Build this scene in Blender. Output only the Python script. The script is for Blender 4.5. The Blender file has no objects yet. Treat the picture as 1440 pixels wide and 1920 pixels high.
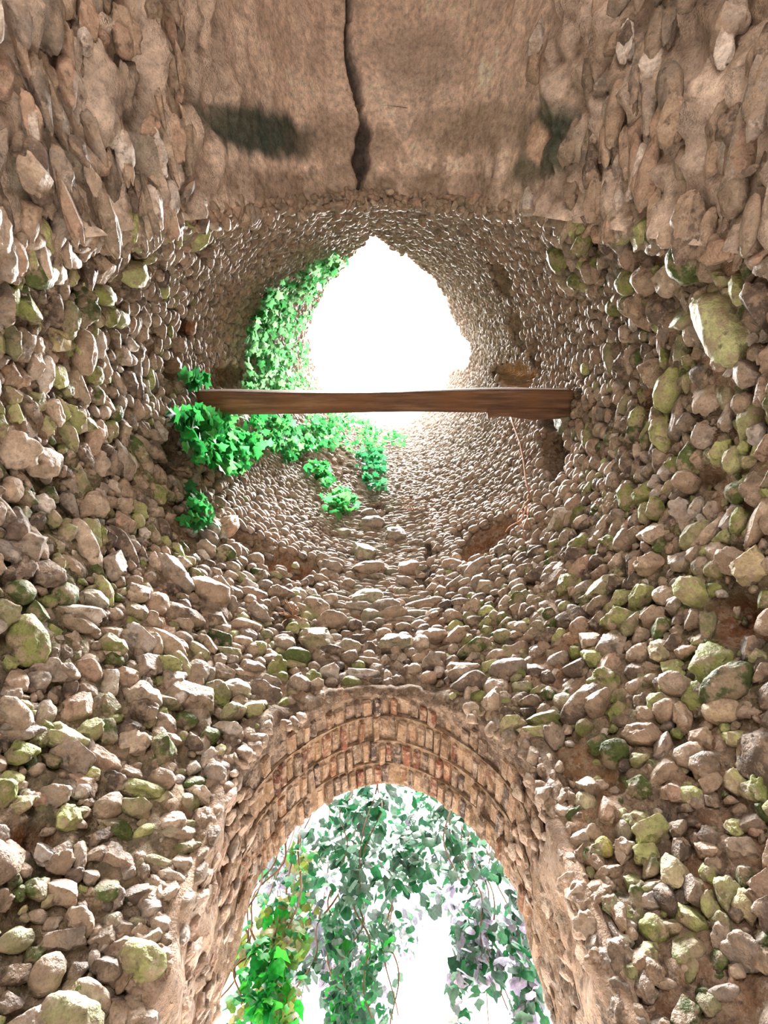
import bpy, math, random
import numpy as np
from mathutils import Vector, Matrix

S = bpy.context.scene
COL = S.collection
random.seed(11)
RNG = np.random.default_rng(11)

# ------------------------------------------------------------------ camera, sky, exposure
CAMZ = 1.5                      # eye height
TILT = math.radians(16.5)       # optical axis off the zenith
F = 1000.0                      # focal length in pixels of the 1440x1920 frame
cam_data = bpy.data.cameras.new('camera')
cam_data.sensor_fit = 'VERTICAL'
cam_data.sensor_height = 36.0
cam_data.lens = 36.0 * F / 1920.0
cam_data.clip_start = 0.02
cam = bpy.data.objects.new('camera', cam_data)
COL.objects.link(cam)
cam.location = (0, 0, CAMZ)
cam.rotation_euler = (math.pi - TILT, 0, 0)
S.camera = cam

world = bpy.data.worlds.new('overcast_sky')
S.world = world
world.use_nodes = True
wn = world.node_tree.nodes
wn['Background'].inputs['Color'].default_value = (1.0, 0.985, 0.97, 1)
wn['Background'].inputs['Strength'].default_value = 1.0
sun_data = bpy.data.lights.new('veiled_sun', 'SUN')
sun_data.energy = 11.0
sun_data.angle = math.radians(28)
sun_data.color = (1.0, 0.97, 0.93)
sun = bpy.data.objects.new('veiled_sun', sun_data)
COL.objects.link(sun)
sun.rotation_euler = (math.radians(7), math.radians(4), 0)

S.view_settings.view_transform = 'Standard'
S.view_settings.look = 'None'
S.view_settings.gamma = 1.0
S.view_settings.use_curve_mapping = False
S.view_settings.exposure = 2.5
S.cycles.use_denoising = True
S.cycles.max_bounces = 14
S.cycles.diffuse_bounces = 10
S.cycles.transparent_max_bounces = 8
S.cycles.sample_clamp_indirect = 10.0

# ------------------------------------------------------------------ geometry of the view and the tower
UP = np.array([0.0, -math.cos(TILT), math.sin(TILT)])
FW = np.array([0.0, math.sin(TILT), math.cos(TILT)])
EYE = np.array([0.0, 0.0, CAMZ])
CY, R = 0.2, 1.4                # tower axis (0, CY), inner radius
DOOR_Y = 2.08                   # outer face of the doorway
DOOR_HW, DOOR_SPRING, DOOR_K = 0.54, CAMZ + 1.50, 1.335

def ray(px, py):
    return np.array([(px - 720) / F, 0, 0]) + UP * ((960 - py) / F) + FW

def project(P):
    d = np.atleast_2d(P) - EYE
    dep = d @ FW
    dep = np.where(dep < 1e-3, 1e-3, dep)
    return 720 + F * d[:, 0] / dep, 960 - F * (d @ UP) / dep, dep

def hit(px, py, r=R):
    d = ray(px, py)
    a = d[0] ** 2 + d[1] ** 2
    b = -2 * d[1] * CY
    c = CY * CY - r * r
    s = (-b + math.sqrt(b * b - 4 * a * c)) / (2 * a)
    return EYE + d * s

def theta_of(P):
    return math.atan2(P[0], P[1] - CY)

def wall_pt(th, z, r=R):
    return np.array([r * math.sin(th), CY + r * math.cos(th), z])

def smooth(e0, e1, x):
    t = np.clip((x - e0) / (e1 - e0), 0, 1)
    return t * t * (3 - 2 * t)

def h3(i, j, k, s):
    n = (i * 374761393 + j * 668265263 + k * 1274126177 + s * 144665) & 0x7fffffff
    n = ((n ^ (n >> 13)) * 1274126177) & 0x7fffffff
    n = n ^ (n >> 16)
    return (n & 0xffff) / 65535.0

def vnoise(P, freq, seed=0):
    p = P * freq + 1000.0
    i = np.floor(p).astype(np.int64)
    f = p - i
    f = f * f * (3 - 2 * f)
    r = 0
    for a in (0, 1):
        for b in (0, 1):
            for c in (0, 1):
                w = (f[:, 0] if a else 1 - f[:, 0]) * (f[:, 1] if b else 1 - f[:, 1]) * (f[:, 2] if c else 1 - f[:, 2])
                r = r + w * h3(i[:, 0] + a, i[:, 1] + b, i[:, 2] + c, seed)
    return r * 2 - 1

def fbm(P, freq, seed=0, octs=4, gain=0.5):
    r, a = 0, 1.0
    for o in range(octs):
        r = r + a * vnoise(P, freq * 2 ** o, seed + o * 17)
        a *= gain
    return r

def in_poly(x, y, poly):
    ins = np.zeros(np.shape(x), bool)
    n = len(poly)
    for k in range(n):
        x1, y1 = poly[k]
        x2, y2 = poly[(k + 1) % n]
        c = ((y1 > y) != (y2 > y)) & (x < (x2 - x1) * (y - y1) / (y2 - y1 + 1e-9) + x1)
        ins ^= c
    return ins

# doorway profile: pointed arch with a softened crown
def door_halfwidth(z, off=0.0):
    hw = DOOR_HW + off
    c = DOOR_HW * (DOOR_K ** 2 - 1) / 2
    rho = hw + c
    dz = np.maximum(np.asarray(z, float) - DOOR_SPRING, 0)
    return np.sqrt(np.maximum(rho * rho - dz * dz, 0)) - c

def door_curve(off, n_arc=60, z_low=0.0, n_jamb=24):
    """points (x, z) from the right foot over the crown to the left foot, with outward normals"""
    hw = DOOR_HW + off
    c = DOOR_HW * (DOOR_K ** 2 - 1) / 2
    rho = hw + c
    a1 = math.acos(c / rho)
    pts = [(hw, z_low + (DOOR_SPRING - z_low) * k / n_jamb, 1.0, 0.0) for k in range(n_jamb)]
    for k in range(n_arc + 1):
        a = a1 * k / n_arc
        pts.append((rho * math.cos(a) - c, DOOR_SPRING + rho * math.sin(a), math.cos(a), math.sin(a)))
    left = [(-x, z, -nx, nz) for x, z, nx, nz in pts[:-1]][::-1]
    p = pts + left
    # soften the crown
    z = np.array([q[1] for q in p]); m = len(pts) - 1
    apex = z.max()
    out = []
    for q in p:
        k = math.exp(-(q[0] / 0.07) ** 2) * 0.022
        out.append((q[0], q[1] - k, q[2], q[3]))
    return np.array(out)

# ------------------------------------------------------------------ helpers for objects
def tag(o, label=None, cat=None, group=None, kind=None):
    if label: o['label'] = label
    if cat: o['category'] = cat
    if group: o['group'] = group
    if kind: o['kind'] = kind
    return o

def mesh_np(name, V, Fc, mat=None, smooth_=True, tint=None):
    me = bpy.data.meshes.new(name)
    V = np.asarray(V, np.float32)
    if isinstance(Fc, np.ndarray):
        nf, k = Fc.shape
        me.vertices.add(len(V)); me.vertices.foreach_set('co', V.ravel())
        me.loops.add(nf * k); me.loops.foreach_set('vertex_index', Fc.astype(np.int32).ravel())
        me.polygons.add(nf)
        me.polygons.foreach_set('loop_start', np.arange(0, nf * k, k, dtype=np.int32))
        me.update(calc_edges=True)
    else:
        me.from_pydata([tuple(v) for v in V], [], [tuple(f) for f in Fc])
    if smooth_:
        me.polygons.foreach_set('use_smooth', np.ones(len(me.polygons), bool))
    if tint is not None:
        at = me.attributes.new('tint', 'FLOAT_COLOR', 'POINT')
        t = np.ones((len(V), 4), np.float32); t[:, :3] = tint
        at.data.foreach_set('color', t.ravel())
    if mat: me.materials.append(mat)
    me.validate()
    return me

def link(name, me, parent=None):
    o = bpy.data.objects.new(name, me)
    COL.objects.link(o)
    if parent: o.parent = parent
    return o

def empty(name, loc=(0, 0, 0)):
    o = bpy.data.objects.new(name, None)
    o.empty_display_size = 0.1
    COL.objects.link(o)
    o.location = loc
    return o

def grid_faces(nu, nv):
    i, j = np.meshgrid(np.arange(nu - 1), np.arange(nv - 1), indexing='ij')
    a = (i * nv + j).ravel()
    return np.stack([a, a + nv, a + nv + 1, a + 1], 1)

def tube(path, radii, sides=6):
    path = np.asarray(path, float); n = len(path)
    V, Fc = [], []
    for k in range(n):
        t = path[min(k + 1, n - 1)] - path[max(k - 1, 0)]
        t /= np.linalg.norm(t) + 1e-9
        ref = np.array([0, 0, 1.0]) if abs(t[2]) < .9 else np.array([1.0, 0, 0])
        u = np.cross(t, ref); u /= np.linalg.norm(u); w = np.cross(t, u)
        for s in range(sides):
            a = 2 * math.pi * s / sides
            V.append(path[k] + radii[k] * (math.cos(a) * u + math.sin(a) * w))
    for k in range(n - 1):
        for s in range(sides):
            s2 = (s + 1) % sides
            Fc.append((k * sides + s, k * sides + s2, (k + 1) * sides + s2, (k + 1) * sides + s))
    Fc.append(tuple(range(sides))[::-1]); Fc.append(tuple((n - 1) * sides + s for s in range(sides)))
    return V, Fc

# ------------------------------------------------------------------ materials
def new_mat(name):
    m = bpy.data.materials.new(name); m.use_nodes = True
    nt = m.node_tree
    return m, nt, nt.nodes['Principled BSDF']

def nd(nt, t, **kw):
    n = nt.nodes.new(t)
    for k, v in kw.items():
        if k in n.inputs: n.inputs[k].default_value = v
        else: setattr(n, k, v)
    return n

def mixc(nt, fac, a, b, mode='MIX'):
    n = nt.nodes.new('ShaderNodeMix'); n.data_type = 'RGBA'; n.blend_type = mode
    for sock, v in ((n.inputs[0], fac), (n.inputs[6], a), (n.inputs[7], b)):
        if hasattr(v, 'is_linked') or isinstance(v, bpy.types.NodeSocket): nt.links.new(v, sock)
        elif isinstance(v, (int, float)): sock.default_value = v
        else: sock.default_value = (*v, 1)
    return n.outputs[2]

def ramp(nt, sock, stops):
    r = nt.nodes.new('ShaderNodeValToRGB')
    e = r.color_ramp.elements
    while len(e) < len(stops): e.new(0.5)
    for el, (p, c) in zip(e, stops):
        el.position = p; el.color = (*c, 1) if not isinstance(c, (int, float)) else (c, c, c, 1)
    nt.links.new(sock, r.inputs[0])
    return r.outputs[0]

def noise(nt, pos, scale, detail=4, rough=0.6):
    n = nd(nt, 'ShaderNodeTexNoise', Scale=scale, Detail=detail, Roughness=rough)
    nt.links.new(pos, n.inputs['Vector'])
    return n.outputs['Fac']

def tint_source(nt, single):
    if single:
        return nt.nodes.new('ShaderNodeObjectInfo').outputs['Color']
    a = nt.nodes.new('ShaderNodeAttribute'); a.attribute_name = 'tint'
    return a.outputs['Color']

def stone_material(name, single, bump=0.8, rough=0.62, scale=1.0, grey=0.5, blot=1.0):
    m, nt, b = new_mat(name)
    pos = nt.nodes.new('ShaderNodeNewGeometry').outputs['Position']
    t = tint_source(nt, single)
    n1 = noise(nt, pos, 22 * scale, 5, .65)
    n2 = noise(nt, pos, 110 * scale, 3, .6)
    v = ramp(nt, n1, [(.28, .55), (.5, 1.0), (.75, 1.4)])
    c = mixc(nt, 1.0, t, v, 'MULTIPLY')
    f = ramp(nt, noise(nt, pos, 15 * scale, 5, .65), [(.48, 0.0), (.58, .72 * blot)])
    c = mixc(nt, f, c, (.37, .285, .22))
    off = nd(nt, 'ShaderNodeVectorMath', operation='ADD'); off.inputs[1].default_value = (31.7, 12.3, 8.1)
    nt.links.new(pos, off.inputs[0])
    f = ramp(nt, noise(nt, off.outputs[0], 24 * scale, 4, .6), [(.30, .75 * blot), (.42, 0.0)])
    c = mixc(nt, f, c, (.085, .065, .055))
    f = ramp(nt, noise(nt, off.outputs[0], 19 * scale, 5, .7), [(.58, 0.0), (.68, .6 * blot)])
    c = mixc(nt, f, c, (.60, .52, .46))
    sp = ramp(nt, n2, [(.36, .62), (.5, 1.0)])
    c = mixc(nt, grey, c, mixc(nt, 1.0, c, sp, 'MULTIPLY'))
    nt.links.new(c, b.inputs['Base Color'])
    b.inputs['Roughness'].default_value = rough
    b.inputs['Specular IOR Level'].default_value = 0.35
    mx = nd(nt, 'ShaderNodeMath', operation='ADD')
    nt.links.new(n1, mx.inputs[0])
    mu = nd(nt, 'ShaderNodeMath', operation='MULTIPLY'); mu.inputs[1].default_value = .35
    nt.links.new(n2, mu.inputs[0]); nt.links.new(mu.outputs[0], mx.inputs[1])
    bp = nd(nt, 'ShaderNodeBump', Strength=bump, Distance=0.018)
    nt.links.new(mx.outputs[0], bp.inputs['Height'])
    nt.links.new(bp.outputs[0], b.inputs['Normal'])
    return m

MAT_FLINT = stone_material('flint', True)
MAT_RUBBLE = stone_material('flint_rubble', False)
MAT_MORTAR = stone_material('lime_mortar', False, bump=0.9, rough=.95, scale=1.6)
MAT_PLASTER = stone_material('old_plaster', False, bump=0.8, rough=.95, scale=1.1, grey=.5, blot=.15)
MAT_BRICK = stone_material('arch_brick', True, bump=.7, rough=.9, scale=1.6)

def leaf_material(name, single):
    m, nt, b = new_mat(name)
    t = tint_source(nt, single)
    pos = nt.nodes.new('ShaderNodeNewGeometry').outputs['Position']
    c = mixc(nt, 1.0, t, ramp(nt, noise(nt, pos, 60, 2), [(.3, .7), (.7, 1.25)]), 'MULTIPLY')
    nt.links.new(c, b.inputs['Base Color'])
    b.inputs['Roughness'].default_value = .5
    b.inputs['Specular IOR Level'].default_value = .25
    tr = nd(nt, 'ShaderNodeBsdfTranslucent')
    nt.links.new(c, tr.inputs['Color'])
    mx = nd(nt, 'ShaderNodeMixShader'); mx.inputs[0].default_value = .5
    nt.links.new(b.outputs[0], mx.inputs[1]); nt.links.new(tr.outputs[0], mx.inputs[2])
    nt.links.new(mx.outputs[0], nt.nodes['Material Output'].inputs['Surface'])
    return m
MAT_LEAF = leaf_material('leaf', True)
MAT_LEAVES = leaf_material('leaves', False)

def wood_material():
    m, nt, b = new_mat('weathered_oak')
    tc = nt.nodes.new('ShaderNodeTexCoord').outputs['Object']
    mp = nd(nt, 'ShaderNodeMapping'); mp.inputs['Scale'].default_value = (1.2, 16, 16)
    nt.links.new(tc, mp.inputs['Vector'])
    n1 = noise(nt, mp.outputs[0], 1.6, 6, .65)
    n2 = noise(nt, tc, 2.2, 3)
    c = ramp(nt, n1, [(.3, (.045, .022, .012)), (.5, (.135, .07, .04)), (.68, (.26, .15, .085))])
    c = mixc(nt, ramp(nt, n2, [(.45, 0.0), (.7, .6)]), c, (.20, .085, .03))
    nt.links.new(c, b.inputs['Base Color']); b.inputs['Roughness'].default_value = .8
    bp = nd(nt, 'ShaderNodeBump', Strength=.8, Distance=.01)
    nt.links.new(n1, bp.inputs['Height']); nt.links.new(bp.outputs[0], b.inputs['Normal'])
    return m
MAT_WOOD = wood_material()

def plain(name, col, rough=.85, sc=30):
    m, nt, b = new_mat(name)
    pos = nt.nodes.new('ShaderNodeNewGeometry').outputs['Position']
    c = mixc(nt, 1.0, col, ramp(nt, noise(nt, pos, sc, 3), [(.3, .65), (.7, 1.3)]), 'MULTIPLY')
    nt.links.new(c, b.inputs['Base Color']); b.inputs['Roughness'].default_value = rough
    return m
MAT_STEM = plain('brown_stem', (.16, .09, .05))
MAT_ROOT = plain('pinkish_root', (.50, .24, .15))
MAT_EARTH = plain('bounce_earth', (.44, .37, .31), .95, 6)  # unseen floor, paleness added to bounce light up to the soffit

# ------------------------------------------------------------------ lines of the ruin measured on the photograph, laid on the tower wall
# broken rim of the tower against the sky
RIM_PX = [(702, 440), (745, 468), (790, 498), (830, 540), (852, 600), (886, 658), (880, 690), (850, 696), (838, 722),
          (815, 752), (795, 776), (770, 792), (740, 803), (708, 792), (680, 768), (640, 752), (604, 730), (582, 670), (575, 622), (598, 560),
          (636, 505), (676, 456)]
rim = sorted([(theta_of(P), P[2]) for P in (hit(*p) for p in RIM_PX)])
rim_t = np.array([r[0] for r in rim]); rim_z = np.array([min(r[1], CAMZ + 13.0) for r in rim])
rim_t = np.concatenate([rim_t - 2 * math.pi, rim_t, rim_t + 2 * math.pi]); rim_z = np.tile(rim_z, 3)
def rim_height(th):
    z = np.interp(th, rim_t, rim_z)
    return z + 0.10 * np.sin(np.asarray(th) * 23) + 0.07 * np.sin(np.asarray(th) * 57 + 1)
# edge of the tall arch behind the camera (its plastered soffit is the top of the picture)
EDGE_PX = [(-60, 486), (0, 468), (110, 448), (220, 432), (400, 407), (560, 391), (620, 383), (685, 374), (760, 379), (860, 388), (940, 397),
           (1080, 416), (1250, 446), (1440, 480), (1500, 494)]
edge = [hit(*p) for p in EDGE_PX]
edge_t = np.array([theta_of(P) % (2 * math.pi) for P in edge]); edge_z = np.array([P[2] for P in edge])
o_ = np.argsort(edge_t); edge_t = edge_t[o_]; edge_z = edge_z[o_]
TR, TL = edge_t[0], edge_t[-1]          # right and left end of the arch (angles 0..2pi)
def edge_height(th): return np.interp(np.asarray(th) % (2 * math.pi), edge_t, edge_z)

# ------------------------------------------------------------------ bare patches, pits and stains: (px, py, half w, half h, rotation, depth, colour)
ORANGE, RUST, BROWN, DARK = (.58, .27, .09), (.30, .135, .07), (.24, .155, .10), (.10, .07, .05)
PATCH = [
    (966, 706, 42, 27, 10, .10, ORANGE), (418, 706, 34, 24, -10, .10, BROWN), (318, 850, 28, 50, 0, .26, DARK),
    (1043, 845, 22, 66, 6, .15, DARK), (1022, 770, 24, 34, 0, .2, DARK), (915, 1012, 64, 24, -35, .10, RUST),
    (868, 1000, 24, 10, -30, .16, DARK), (535, 1060, 74, 22, 12, .09, RUST), (470, 1020, 50, 16, 25, .06, BROWN),
    (1236, 750, 26, 34, 20, .03, RUST), (1272, 766, 13, 16, 0, .14, DARK), (1385, 1160, 60, 48, 10, .08, RUST),
    (1080, 1450, 90, 60, 20, .03, (.30, .18, .10)), (1003, 1448, 15, 24, 0, .2, DARK), (1028, 1525, 12, 12, 0, .12, DARK), (1060, 1500, 9, 9, 0, .1, DARK), (1098, 1466, 8, 9, 0, .1, DARK), (1066, 1514, 10, 10, 0, .1, DARK), (1050, 1560, 18, 16, 0, .1, DARK), (425, 1690, 22, 52, 12, .22, DARK),
    (560, 1210, 20, 26, 0, .2, DARK), (708, 962, 18, 14, 0, .15, DARK), (690, 915, 30, 24, 0, .06, BROWN), (320, 690, 18, 22, 0, .10, BROWN),
    (975, 620, 14, 44, -16, .07, BROWN), (945, 520, 16, 40, -25, .06, BROWN), (1010, 670, 12, 40, -5, .07, BROWN),
    (335, 990, 26, 60, -30, .05, BROWN), (800, 1060, 8, 50, 2, .08, DARK), (1330, 900, 30, 20, 0, .05, BROWN),
    (1190, 1130, 60, 18, 0, .05, BROWN), (60, 1570, 50, 20, 0, .05, RUST), (1300, 1440, 30, 14, 0, .12, DARK), (350, 610, 16, 24, -20, .08, RUST),
    (600, 860, 70, 36, 25, .04, BROWN),
]
def patch_strength(px, py, soft=1.0):
    """largest membership and its patch index"""
    best = np.zeros(np.shape(px)); idx = np.full(np.shape(px), -1)
    for k, (cx, cy, a, b, rot, dep, col) in enumerate(PATCH):
        r = math.radians(rot); dx = px - cx; dy = py - cy
        u = (dx * math.cos(r) + dy * math.sin(r)) / a; v = (-dx * math.sin(r) + dy * math.cos(r)) / b
        s = 1 - smooth(.7, 1.25, np.sqrt(u * u + v * v))
        m = s > best
        best = np.where(m, s, best); idx = np.where(m, k, idx)
    return best, idx
# smooth rendered piers beside the doorway
PIER = [[(335, 1990), (345, 1760), (352, 1610), (400, 1480), (425, 1390), (475, 1330), (560, 1340), (440, 1500), (470, 1990)],
        [(985, 1350), (1010, 1480), (1085, 1560), (1130, 1700), (1150, 1990), (960, 1990), (980, 1700), (960, 1450)]]

# ------------------------------------------------------------------ the tower wall in four sides
OUT_R = 2.05
def build_wall(name, t0, t1, label, nz=600, low=None, door=False):
    nt_ = max(8, int((t1 - t0) / math.radians(.65))) + 1
    th = np.linspace(t0, t1, nt_)
    H = rim_height(th)
    L = low(th) if low else np.zeros(nt_)
    tt = np.linspace(0, 1, nz) ** 1.15
    TH = np.repeat(th, nz); Z = (L[:, None] + (H - L)[:, None] * tt[None]).ravel()
    P0 = np.stack([R * np.sin(TH), CY + R * np.cos(TH), Z], 1)
    px, py, dep = project(P0)
    vis = Z > CAMZ + .3
    dis = 0.026 * fbm(P0, 7, 3, 3) + .018 * fbm(P0, 24, 9, 3)
    rad = R + dis
    st, ix = patch_strength(px, py)
    st = np.where(vis, st, 0)
    dp = np.array([p[5] for p in PATCH] + [0])[ix]
    pc = np.array([p[6] for p in PATCH] + [(0, 0, 0)])[ix]
    rad = rad + st * dp
    # colours of the mortar, darkened low down to deepen the shade between stones
    n = fbm(P0, 2.3, 40, 3)[:, None]; n2 = fbm(P0, 9, 50, 2)[:, None]
    col = np.array([.255, .18, .13]) * (1 + .28 * n) + np.array([.05, .0, -.02]) * n2
    green = smooth(.15, .6, fbm(P0, 1.6, 60, 3))[:, None] * smooth(CAMZ + 4, CAMZ + 2.0, Z)[:, None] * (np.abs(np.sin(TH)) ** 1.2)[:, None]
    col = col * (1 - .75 * green) + np.array([.075, .095, .04]) * .75 * green
    hi = smooth(CAMZ + 3.5, CAMZ + 5, Z)[:, None]
    col = col * (1 - hi) + (np.array([.43, .335, .27]) * (1 + .15 * n)) * hi
    col = col * (1 - st[:, None]) + pc * (1 + .3 * n2) * st[:, None]
    V = np.stack([rad * np.sin(TH), CY + rad * np.cos(TH), Z], 1)
    Fc = grid_faces(nt_, nz)
    if door:
        OFF = 0.045
        front = np.cos(TH) > 0
        d = np.where(front, np.abs(V[:, 0]) - door_halfwidth(Z, OFF), 1.0)
        top = CAMZ + 1.5 + (DOOR_HW * DOOR_K) + .10
        inside = (d < 0) & (Z < top) & (door_halfwidth(Z, OFF) > 0)
        fin = inside[Fc].sum(1) >= 3
        Fc = Fc[~fin]
        # pull the cut onto the arch line
        cur = door_curve(OFF, 160, 0, 200)[:, :2]
        cnt = np.zeros(len(V), int); np.add.at(cnt, Fc.ravel(), 1)
        b = np.where((cnt > 0) & (cnt < 4) & (np.abs(V[:, 0]) < .8) & (Z < top + .1) & (Z > .02) & (Z < H.min() - .5))[0]
        for k in b:
            j = np.argmin((cur[:, 0] - V[k, 0]) ** 2 + (cur[:, 1] - V[k, 2]) ** 2)
            x, z = cur[j]
            V[k] = (x, CY + math.sqrt(R * R - x * x) + .01, z)
    nV = len(V)
    # broken top and outer face so the wall is solid
    ti = np.arange(nt_) * nz + nz - 1
    steps = [(R + .12, .0), (R + .35, .05), (OUT_R, -.1), (OUT_R, None)]
    extra = []; rows = [ti]
    for k, (r, dz) in enumerate(steps):
        z = H + dz + .06 * np.sin(th * 31 + k * 2) if dz is not None else np.zeros(nt_) if not low else L + .0
        extra.append(np.stack([r * np.sin(th), CY + r * np.cos(th), z], 1))
        rows.append(nV + k * nt_ + np.arange(nt_))
    fx = []
    for a, b_ in zip(rows[:-1], rows[1:]):
        f = np.stack([a[:-1], a[1:], b_[1:], b_[:-1]], 1)
        if door and b_ is rows[-1]: 
            keep = np.abs(0.5 * (th[:-1] + th[1:])) > math.asin(.62 / OUT_R)
            f = f[keep]
        fx.append(f)
    V = np.concatenate([V] + extra); Fc = np.concatenate([Fc] + fx)
    col = np.concatenate([np.clip(col, .02, .9), np.tile([.4, .31, .24], (nt_ * len(steps), 1))])
    o = link(name, mesh_np(name, V, Fc[:, ::-1], MAT_MORTAR, True, col))
    tag(o, label, 'wall', kind='structure')
    return o

A = math.radians(38)
wall_front = build_wall('wall_front', -A, A, 'far flint rubble wall rising above the pointed brick doorway', door=True)
wall_right = build_wall('wall_right', A, TR, 'right side of the round flint tower wall with mossy stones')
wall_left = build_wall('wall_left', TL - 2 * math.pi, -A, 'left side of the round flint tower wall below the ivy')
wall_back = build_wall('wall_back', TR, TL, 'near strip of flint wall above the plastered arch, seen edge on', nz=160, low=edge_height)

# ------------------------------------------------------------------ soffit of the tall arch overhead (top of the picture)
def build_soffit():
    # edge line from right foot over the crown to left foot
    th = np.concatenate([np.full(26, TR), np.linspace(TR, TL, 230), np.full(26, TL)])
    z = np.concatenate([np.linspace(0, edge_z[0], 27)[:-1], edge_height(np.linspace(TR, TL, 230)), np.linspace(edge_z[-1], 0, 27)[1:]])
    x0 = R * np.sin(th); y0 = CY + R * np.cos(th)
    ny = 150
    s = np.linspace(0, 1, ny)
    X = np.repeat(x0, ny); Z = np.repeat(z, ny)
    Y = (y0[:, None] + (-3.3 - y0)[:, None] * s[None]).ravel()
    P = np.stack([X, Y, Z], 1)
    # normal of the profile (pointing into the passage)
    dx = np.gradient(x0); dz = np.gradient(z); l = np.sqrt(dx * dx + dz * dz) + 1e-9
    nx, nz_ = np.repeat(dz / l, ny), np.repeat(-dx / l, ny)
    sg = np.where(nx * X + nz_ * (Z - 3.0) > 0, -1, 1); nx *= sg; nz_ *= sg
    px, py, dep = project(P)
    side = smooth(.70, 1.2, np.abs(X) + .16 * fbm(P * np.array([1, .5, 1]), 4, 44, 3))                 # rough flanks
    Q = P * np.array([1, .42, 1])
    rough = np.abs(fbm(Q, 6.5, 5, 4, .55))
    dis = .012 * fbm(P, 5, 2, 4) + side * (.12 * rough - .01) + .004 * fbm(P, 40, 8, 2)
    dis += .05 * side * np.abs(fbm(Q, 13, 15, 2))
    # crack along the crown
    cx = np.interp(py, [-200, 0, 80, 150, 200, 240, 300, 380], [655, 656, 655, 672, 674, 684, 680, 676])
    cw = np.interp(py, [-200, 0, 90, 140, 230, 260, 300, 340, 400], [4, 4, 3, 7, 6, 12, 9, 4, 3])
    cw = 1.45 * cw * (1 + .5 * vnoise(P * np.array([0, 1, 0]), 9, 5))
    cx = cx + 5 * vnoise(P * np.array([0, 1, 0]), 7, 6)
    crack = np.where(np.abs(X) < .5, 1 - smooth(.6, 1.3, np.abs(px - cx) / np.maximum(cw, 1)), 0)
    dis = dis - .14 * crack
    P = P + np.stack([nx, 0 * nx, nz_], 1) * dis[:, None]
    n = fbm(P, 1.7, 70, 4)[:, None]; n2 = fbm(P, 6, 71, 3)[:, None]
    col = np.array([.84, .69, .60]) * (1 + .16 * n + .14 * n2)
    grey = smooth(.1, .5, fbm(P, 2.6, 77, 4))[:, None]
    col = col * (1 - .4 * grey) + np.array([.68, .60, .55]) * .4 * grey
    n3 = fbm(P * np.array([1, .6, 1]), 15, 72, 3)[:, None]; n4 = fbm(P, 42, 73, 2)[:, None]
    col = col * (1 + .16 * n3 + .12 * n4)
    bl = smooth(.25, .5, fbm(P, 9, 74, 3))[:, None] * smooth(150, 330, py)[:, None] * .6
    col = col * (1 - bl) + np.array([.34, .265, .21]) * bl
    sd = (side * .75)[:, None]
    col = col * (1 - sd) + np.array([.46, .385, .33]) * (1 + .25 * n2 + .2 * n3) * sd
    def stain(cx, cy, a, b, rot, c, amt):
        nonlocal col
        r = math.radians(rot); ddx = px - cx; ddy = py - cy
        u = (ddx * math.cos(r) + ddy * math.sin(r)) / a; v = (-ddx * math.sin(r) + ddy * math.cos(r)) / b
        q = np.sqrt(u * u + v * v) + .22 * fbm(P, 7, 90, 4)
        k = ((1 - smooth(.6, 1.2, q)) * amt * (py < 420))[:, None]
        col = col * (1 - k) + np.array(c) * k
    stain(480, 248, 125, 50, 14, (.045, .075, .065), .97)
    stain(420, 225, 70, 30, 10, (.12, .13, .10), .7)
    stain(1045, 255, 66, 66, 0, (.06, .085, .065), .95)
    stain(1010, 315, 50, 30, -20, (.11, .12, .085), .8)
    stain(900, 240, 110, 55, 0, (.24, .20, .15), .6)
    stain(640, 270, 90, 60, 0, (.24, .19, .15), .55)
    stain(790, 110, 90, 70, 0, (.40, .35, .31), .6)
    stain(600, 350, 200, 40, 0, (.22, .17, .13), .55)
    stain(840, 350, 130, 30, 0, (.25, .20, .15), .5)
    stain(1012, 268, 22, 42, 0, (.74, .56, .44), 1.0)
    stain(230, 260, 50, 110, 0, (.20, .19, .17), .6)
    stain(60, 330, 70, 90, 0, (.18, .19, .14), .6)
    stain(1400, 60, 90, 90, 0, (.20, .14, .10), .6)
    stain(1170, 130, 40, 70, 0, (.24, .18, .13), .6)
    col = col * (1 - .9 * crack[:, None]) + np.array([.025, .025, .03]) * .9 * crack[:, None]
    o = link('ceiling', mesh_np('ceiling', P, grid_faces(len(th), ny), MAT_PLASTER, True, np.clip(col, .02, .9)))
    tag(o, 'cracked plaster soffit of the tall arch overhead with dark green stains', 'ceiling', kind='structure')
    return o, x0, y0, z
ceiling, SX, SY, SZ = build_soffit()

def build_fill_baffle():
    hw, top, y0, y1 = 1.45, 7.0, -3.7, -3.25
    o_hw, o_top = .85, 3.0  # unseen end wall added to limit fill from behind; opening sized for light
    xs = [-hw, -o_hw, o_hw, hw]; zs = [0, o_top, top]
    V = [(x, y, z) for y in (y0, y1) for z in zs for x in xs]
    id_ = lambda k, j, i: k * 12 + j * 4 + i
    Fc = []
    for k in (0, 1):
        for j in range(2):
            for i in range(3):
                if j == 0 and i == 1: continue
                q = (id_(k, j, i), id_(k, j, i + 1), id_(k, j + 1, i + 1), id_(k, j + 1, i))
                Fc.append(q if k == 0 else q[::-1])
    Fc += [(id_(0, 0, 1), id_(0, 1, 1), id_(1, 1, 1), id_(1, 0, 1)), (id_(0, 1, 2), id_(0, 0, 2), id_(1, 0, 2), id_(1, 1, 2)), (id_(0, 1, 1), id_(0, 1, 2), id_(1, 1, 2), id_(1, 1, 1))]
    me = mesh_np('fill_baffle_1', np.array(V), Fc, MAT_MORTAR, False, np.tile([.42, .31, .23], (24, 1)))
    o = link('fill_baffle_1', me)
    tag(o, 'added wall closing the passage behind the viewer, its opening sized for fill light', 'wall', kind='structure')
build_fill_baffle()

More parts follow.
